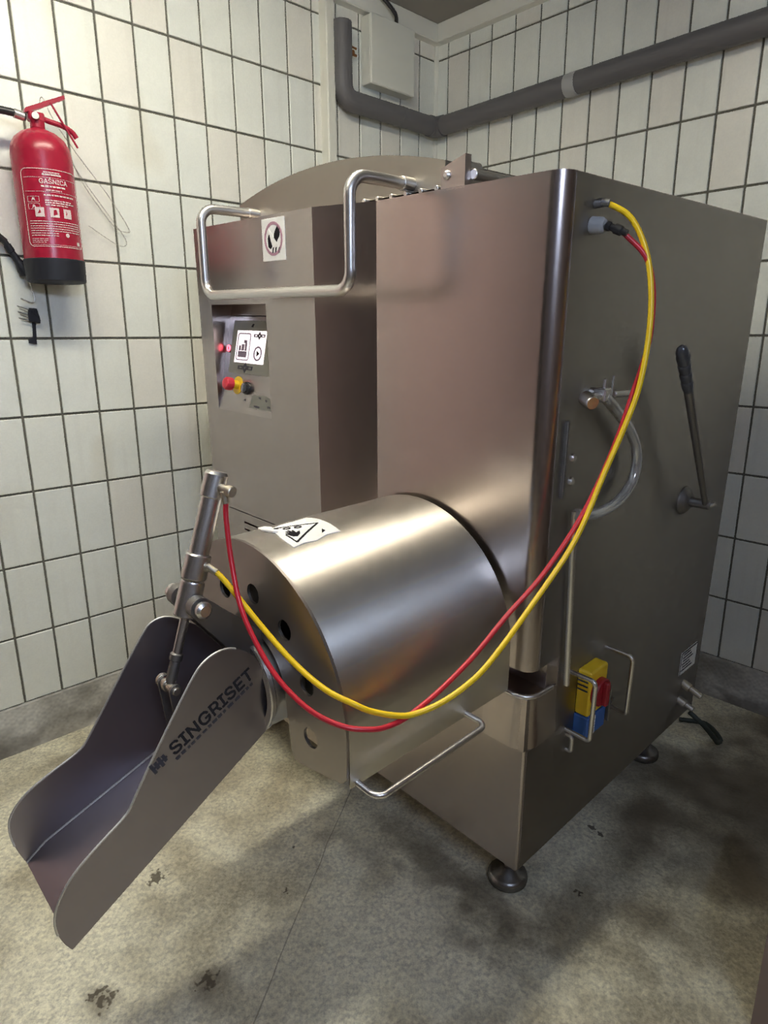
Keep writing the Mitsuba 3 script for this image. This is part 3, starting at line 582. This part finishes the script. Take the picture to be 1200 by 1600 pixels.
part('hose_coupling', lathe((.030, .1005, 1.4445), (.068, .107, 1.429), [(0, .0085), (.008, .0085), (.009, .0065), (.016, .0065), (.017, .009), (.030, .009), (.033, .0065), (.042, .006)], 16), 'mat_black', 'black hose coupling')
# valve, sight tube and rod on the side panel
SV = 'side_valve'
part(SV, cat(cyl((-.001, .150, 1.132), (.030, .150, 1.132), .013), cyl((.026, .082, 1.131), (.026, .175, 1.130), .008), cbox((.012, .136, 1.118), (.040, .164, 1.146), .003)), 'mat_chrome', 'chrome valve with a curved tube on the side panel')
part('knob', lathe((.018, .095, 1.131), (.052, .075, 1.122), [(0, .011), (.004, .0145), (.032, .0145), (.036, .012)], 20), 'mat_chrome', sub=SV)
part('pin', cyl((.03, .150, 1.14), (.03, .150, 1.164), .004), 'mat_chrome', sub=SV); part('pin', cyl((.026, .19, 1.125), (.026, .192, 1.168), .003), 'mat_chrome', sub=SV)
part('side_rod', cyl((.026, .195, 1.129), (.026, .292, 1.125), .0075), 'mat_chrome', sub=SV)
rc_ = [(.030, .150, 1.130), (.030, .200, 1.100), (.030, .270, 1.052), (.030, .315, 1.005), (.030, .330, .962), (.030, .316, .920), (.030, .268, .889), (.030, .200, .877), (.030, .130, .880), (.020, .100, .888)]
part('curved_tube', tube(spline(rc_, 6), .0115, 16), 'mat_hose_clear', 'curved glossy tube', sub=SV, smooth=60)
part('drain_rod', tube(spline([(.014, .104, .892), (.013, .108, .84), (.013, .118, .70), (.013, .132, .51), (.013, .136, .462)], 5), .0075), 'mat_chrome', 'straight chrome rod below the valve')
part('side_strip', cbox((-.001, .060, .925), (.008, .068, 1.085), .001), 'mat_dark_steel')
for z in (1.005, .955): part('bolt', lathe((-.001, .098, z), (.012, .098, z), [(0, .009), (.006, .009), (.009, .006)], 12), 'mat_chrome', sub='side_strip')
# lever
LE = 'lever'
part(LE, cat(lathe((-.001, .700, .795), (.03, .700, .795), [(0, .040), (.006, .040), (.016, .030), (.022, .020)], 24)), 'mat_dark_steel', 'long dark steel hand lever on the side panel')
part('shaft', cat(cyl((.0, .700, .795), (.072, .700, .795), .013)), 'mat_dark_steel', sub=LE)
part('arm', lathe((.062, .699, .790), (.062, .425, 1.205), [(0, .008), (.395, .0105)], 16), 'mat_dark_steel', sub=LE)
LD = np.array([0, -.274, .415]); LD /= np.linalg.norm(LD)
gp = np.array([.062, .699, .790])+LD*.385
gprof = [(0, .0095)]
for i in range(4): gprof += [(.012+.024*i, .0122+.0006*i), (.029+.024*i, .0138+.0006*i), (.033+.024*i, .0112+.0006*i)]
gprof += [(.112, .0150), (.124, .0115), (.130, .005)]
part('grip', lathe(gp, gp+LD*.13, gprof, 20), 'mat_grip', 'ribbed dark grip', sub=LE, smooth=50)
part('pin', cyl((.060, .705, .784), (.082, .712, .800), .006), 'mat_chrome', sub=LE)
# main switch and its guard bars
MS = 'main_switch'
part(MS, cbox((-.001, .208, .348), (.036, .290, .470), .004), 'mat_yellow', 'yellow main switch box with red rotary knob')
part('knob', cat(lathe((.034, .248, .408), (.075, .248, .408), [(0, .033), (.002, .036), (.014, .036), (.018, .033)], 28), cbox((.05, .240, .376), (.064, .256, .440), .003)), 'mat_red_knob', sub=MS)
part('cover', cbox((-.001, .206, .292), (.040, .292, .347), .003), 'mat_blue', 'blue lower cover', sub=MS)
part('stripe', cbox((.0395, .222, .294), (.0412, .240, .346), .0003), 'mat_sticker', sub=MS)
part('print_mark', cat(*[cbox((.002, .2068, .44-.012*i), (.03, .2082, .444-.012*i), .0002) for i in range(3)]), 'mat_ink_soft', sub=MS)
part('guard_bar', rod([(-.001, .165, .481), (.070, .165, .481), (.070, .165, .322), (-.001, .172, .318)], .0055, .012), 'mat_chrome', 'thin bent guard bar in front of the main switch')
part('guard_bar', rod([(-.001, .336, .481), (.074, .336, .481), (.074, .336, .318), (-.001, .385, .290)], .0055, .014), 'mat_chrome', 'thin bent guard bar behind the main switch')
part('support_bracket', cat(cbox((-.001, .300, .300), (.045, .304, .40), .001), hull([(.0, .31, .33), (.0, .31, .24), (.05, .30, .37), (.052, .30, .365), (.0, .318, .33), (.0, .318, .24), (.05, .308, .37), (.052, .308, .365)])), 'mat_dark_steel')
part('lock_hook', rod([(-.001, .180, .300), (.016, .180, .300), (.016, .182, .255), (-.001, .184, .255)], .0055, .010), 'mat_chrome')
# rating plate and rear fittings
RPK = 'rating_plate'
part(RPK, cbox((-.0005, .852, .180), (.0026, .972, .262), .0004), 'mat_sticker', 'small white rating plate low on the side panel', smooth=False)
part('print_mark', cat(*[cbox((.0022, .864+.004*(i % 2), .192+.011*i), (.0032, .944-.012*(i % 3), .197+.011*i), .0001) for i in range(6)]), 'mat_ink_soft', sub=RPK, smooth=False)
part('print_frame', cat(cbox((.0022, .853, .256), (.0032, .971, .261), .0001), cbox((.0022, .853, .181), (.0032, .857, .261), .0001)), 'mat_ink', sub=RPK, smooth=False)
part('pipe_stub', lathe((-.005, .905, .134), (.062, .905, .110), [(0, .015), (.03, .015), (.032, .011), (.071, .010)], 16), 'mat_brass')
part('pipe_stub', lathe((-.005, .885, .082), (.05, .885, .066), [(0, .014), (.03, .014), (.032, .010), (.057, .009)], 16), 'mat_chrome')
# feet (upright on the floor)
def foot(lx, ly):
    w = W((lx, ly, 0)); p = np.array([w[0], w[1], 0.0]); h = w[2]+.01
    kf = obj('foot', lathe(p, p+[0, 0, h], [(0, .046), (.004, .051), (.012, .0525), (.022, .051), (.028, .044), (.034, .030), (.046, .019)], 28), 'mat_foot', MA, 'round levelling foot', smooth=50)
    obj('stem', cat(cyl(p+[0, 0, .044], p+[0, 0, h], .0105), cyl(p+[0, 0, h-.028], p+[0, 0, h-.012], .019, 6)), 'mat_chrome', kf)
foot(-.085, .092); foot(-.085, .86); foot(-1.16, .06); foot(-1.16, .9)
# ------------------------------------------------------------------ cord on the floor behind the machine
k = obj('floor_cord', tube(spline([(1.70, -.60, .206), (1.745, -.58, .165), (1.76, -.52, .10), (1.75, -.44, .04), (1.73, -.36, .012), (1.66, -.30, .009), (1.58, -.34, .009)]), .008), 'mat_cord', smooth=60)
tag(k, 'dark greenish cord drooping to the floor at the rear corner of the machine', 'cord')
# ------------------------------------------------------------------ fire extinguisher
FE = 'fire_extinguisher'; labels[FE] = {'label': 'red powder fire extinguisher with black base hanging on the left tiled wall', 'category': 'fire extinguisher'}
ex, ey, er = .106, -1.866, .084
E0 = np.array([ex, ey, 0.]); Zv = np.array([0, 0, 1.])
obj('cylinder_body', lathe(E0+Zv*1.60, E0+Zv*2.0, [(0, er), (.315, er), (.340, er-.004), (.362, er-.016), (.378, er-.036), (.388, er-.060), (.392, .020)], 48), 'mat_ext_red', FE, smooth=50)
obj('base', lathe(E0+Zv*1.558, E0+Zv*1.63, [(0, er-.006), (.004, er+.001), (.064, er+.003), (.066, er+.001)], 48), 'mat_rubber', FE, 'black base cap')
obj('valve', cat(cyl(E0+Zv*1.985, E0+Zv*2.012, .020), cbox((ex-.014, ey-.025, 2.008), (ex+.014, ey+.020, 2.034), .004)), 'mat_ext_red', FE)
obj('gauge', cat(lathe((ex+.010, ey-.004, 2.020), (ex+.034, ey-.014, 2.018), [(0, .0095), (.012, .0095), (.016, .0105), (.022, .0095)], 20)), 'mat_brass', FE, 'brass pressure gauge')
obj('lever', hull([(ex+sx, y, z) for sx in (-.011, .011) for y, z in ((ey-.036, 2.026), (ey-.030, 2.040), (ey+.020, 2.050), (ey+.020, 2.064))]), 'mat_ext_red', FE)
obj('lever', hull([(ex+sx, y, z) for sx in (-.010, .010) for y, z in ((ey+.018, 2.050), (ey+.018, 2.064), (ey+.085, 2.085), (ey+.083, 2.095))]), 'mat_ext_red', FE)
obj('carry_handle', tube(spline([(ex, ey-.005, 2.028), (ex, ey+.03, 2.018), (ex, ey+.07, 2.012), (ex, ey+.098, 2.000), (ex, ey+.110, 1.985)]), .0075), 'mat_ext_red', FE, smooth=60)
obj('safety_pin', cyl((ex+.012, ey+.040, 2.066), (ex+.012, ey+.106, 1.955), .0030), 'mat_ext_red', FE)
obj('hose', tube(spline([(ex, ey-.030, 2.016), (ex+.0, ey-.07, 2.022), (ex, ey-.13, 2.016), (ex-.01, ey-.22, 1.97), (ex-.03, ey-.26, 1.88), (ex-.05, ey-.22, 1.77), (.035, ey-.14, 1.70), (.032, ey-.112, 1.676)]), .0105), 'mat_black', FE, 'black discharge hose', smooth=60)
obj('ferrule', cyl((ex, ey-.062, 2.021), (ex, ey-.034, 2.017), .0125), 'mat_chrome', FE)
obj('nozzle', lathe((.032, ey-.118, 1.684), (.030, ey-.062, 1.586), [(0, .009), (.018, .009), (.020, .0115), (.040, .0115), (.042, .009), (.07, .011), (.09, .019), (.108, .021), (.113, .019)], 20), 'mat_rubber', FE, 'black hose nozzle')
obj('wall_bracket', cat(cbox((.006, ey-.03, 1.70), (.014, ey+.03, 1.94), .002), cbox((.006, ey-.05, 1.80), (.026, ey+.05, 1.82), .002), cbox((.006, ey-.022, 1.95), (.085, ey+.022, 1.957), .001)), 'mat_black', FE)
# printed label wrapped round the body
PL = obj('printed_label', lathe(E0+Zv*1.632, E0+Zv*1.9, [(0, er+.0002), (.002, er+.0004), (.25, er+.0004)], 48, close=False), 'mat_ext_red', FE, 'red label with white print reading GAŠNICA')
scene.pop(PL); labels.pop(PL)
scene['mat_print'] = diffuse((.62, .50, .50))
A_MID = math.radians(-4)
def on_ext(m, lift=.0005):
    v = m.vertices; a = A_MID+v[:, 0]/er; R = er+lift+v[:, 2]
    return mesh(np.stack([ex+R*np.cos(a), ey+R*np.sin(a), v[:, 1]], 1), m.faces)
def exfine(poly, holes=()):
    m = flat(poly, 0, .0006, holes); v, f = trimesh.remesh.subdivide_to_size(m.vertices, m.faces, .012); return mesh(v, f)
fr = exfine(rrect(-.088, 1.655, .088, 1.868, .016), [rrect(-.0862, 1.6568, .0862, 1.8662, .0145)])
obj('label_frame', on_ext(fr), 'mat_print', FE, 'white line frame of the label')
def words(s_, x, z, h, bold=False):
    m = meshkit.text_mesh(s_, h, .0006, bold); w = m.vertices[:, 0].max()-m.vertices[:, 0].min(); m.vertices[:, 0] -= m.vertices[:, 0].min()+w/2-x; m.vertices[:, 1] += z
    obj('lettering', on_ext(m), 'mat_print', FE, 'white lettering reading '+s_, smooth=False)
words('GAŠNICA', 0.004, 1.828, .0125, True)
def bars(x0, x1, z, h, seed, gap=.0022):
    r_ = np.random.RandomState(seed); t = x0; out = []
    while t < x1:
        w = min(.003+.010*r_.rand(), x1-t); out.append(exfine([(t, z), (t+w, z), (t+w, z+h), (t, z+h)])); t += w+gap
    return out
obj('small_print', on_ext(cat(*(bars(-.026, .026, 1.850, .005, 1, .001)+bars(-.022, .022, 1.857, .003, 2, .001)+bars(-.032, .036, 1.818, .0048, 3)+bars(-.020, .024, 1.809, .003, 4)))), 'mat_print', FE, smooth=False); tag(FE+'__small_print', 'tiny white print under the heading', kind='stuff')
lines = []
for z in (1.8435, 1.8055): lines.append(exfine([(-.080, z), (.080, z), (.080, z+.0009), (-.080, z+.0009)]))
lines += bars(-.028, .062, 1.795, .004, 5)+bars(-.026, .050, 1.781, .0035, 6)+bars(-.026, .060, 1.775, .0035, 7)+bars(-.026, .040, 1.769, .003, 8)
for i, z in enumerate((1.724, 1.7175, 1.711, 1.7045, 1.698, 1.6915, 1.685)): lines += bars(-.076, .076 if i < 5 else .0, z, .0022, 20+i, .0014)
lines += bars(-.076, -.030, 1.676, .0018, 31)+bars(-.076, -.030, 1.671, .0018, 32)+bars(-.076, -.036, 1.666, .0018, 33)+bars(-.076, .076, 1.660, .001, 34, .0005)
lines += [exfine([(.058, 1.664), (.070, 1.664), (.070, 1.674), (.058, 1.674)]), exfine(circle((.026, 1.690), .006, 12))]
k = obj('small_print', on_ext(cat(*lines)), 'mat_print', FE, smooth=False); tag(k, 'rows of tiny white print', kind='stuff')
for bx, bz in ((-.058, 1.785), (-.058, 1.765)):
    obj('pictogram', on_ext(cat(exfine(rrect(bx-.017, bz-.008, bx+.017, bz+.008, .002), [rrect(bx-.0162, bz-.0072, bx+.0162, bz+.0072, .002)]), exfine([(bx-.006, bz-.006), (bx-.002, bz+.005), (bx+.003, bz+.004), (bx+.006, bz-.005), (bx, bz-.001)]))), 'mat_print', FE, smooth=False)
for i, bx in enumerate((-.044, -.004, .034)):
    hole = [[(bx-.006, 1.746), (bx+.001, 1.758), (bx+.004, 1.748)], [(bx-.004, 1.742), (bx+.008, 1.746), (bx+.005, 1.758), (bx-.002, 1.757)], [(bx-.006, 1.742), (bx-.001, 1.750), (bx-.004, 1.760)]][i]
    obj('pictogram', on_ext(exfine([(bx-.0125, 1.737), (bx+.0125, 1.737), (bx+.0125, 1.763), (bx-.0125, 1.763)], [hole])), 'mat_print', FE, smooth=False)
# thin seal wire looping out to the right
scene['mat_wire'] = metal((.42, .40, .36), .3)
obj('seal_wire', tube(spline([(ex, ey+.01, 2.05), (ex-.02, ey+.03, 2.085), (ex-.03, ey+.06, 2.03), (.05, ey+.13, 1.95), (.03, ey+.22, 1.85), (.02, ey+.285, 1.755), (.02, ey+.275, 1.742), (.02, ey+.24, 1.752), (.02, ey+.20, 1.80), (.03, ey+.14, 1.88), (.05, ey+.10, 1.96)]), .0011, 6), 'mat_wire', FE, 'thin wire loop', smooth=60)
obj('seal_wire', tube(spline([(.05, ey+.09, 1.95), (.03, ey+.17, 1.85), (.02, ey+.235, 1.77), (.02, ey+.272, 1.715), (.02, ey+.262, 1.695), (.02, ey+.225, 1.705), (.02, ey+.15, 1.75)]), .001, 6), 'mat_wire', FE, 'thin wire loop', smooth=60)
# crumpled clip hanging under the nozzle
HK = 'hanging_hook'; labels[HK] = {'label': 'small crumpled dark metal clip on a bent wire hanging below the extinguisher nozzle', 'category': 'hook'}
obj('wire', tube(spline([(.030, -1.930, 1.590), (.024, -1.918, 1.545), (.024, -1.914, 1.510), (.024, -1.925, 1.500), (.024, -1.955, 1.512)]), .0022, 8), 'mat_chrome', HK)
rr = np.random.RandomState(5); P = np.array([(.012+.014*rr.rand(), -1.922+.036*(rr.rand()-.5), 1.462+.05*(rr.rand()-.5)) for _ in range(26)])
obj('clip', hull(P), 'mat_rubber', HK, smooth=False)
for i in range(5): obj('prong', cyl((.018, -1.93, 1.478-.009*i), (.022, -1.968+.006*(i % 2), 1.490-.009*i), .0016, 8), 'mat_dark_steel', HK)
obj('strap', hull([(x, y, z) for x in (.008, .012) for y, z in ((-1.926, 1.45), (-1.916, 1.45), (-1.932, 1.375), (-1.922, 1.372))]), 'mat_rubber', HK, smooth=False)
obj('strap', hull([(x, y, z) for x in (.008, .014) for y, z in ((-1.945, 1.388), (-1.925, 1.395), (-1.945, 1.376), (-1.922, 1.372))]), 'mat_rubber', HK, smooth=False)
# ------------------------------------------------------------------ board at the lower right corner
k = obj('board', hull([(x, y, z) for z in (0, .32) for x, y in ((2.155, -1.36), (2.116, -1.08), (2.15, -1.075), (2.19, -1.355))]), 'mat_board', smooth=False)
tag(k, 'smooth brownish board cut off by the lower right corner of the photo', 'board')
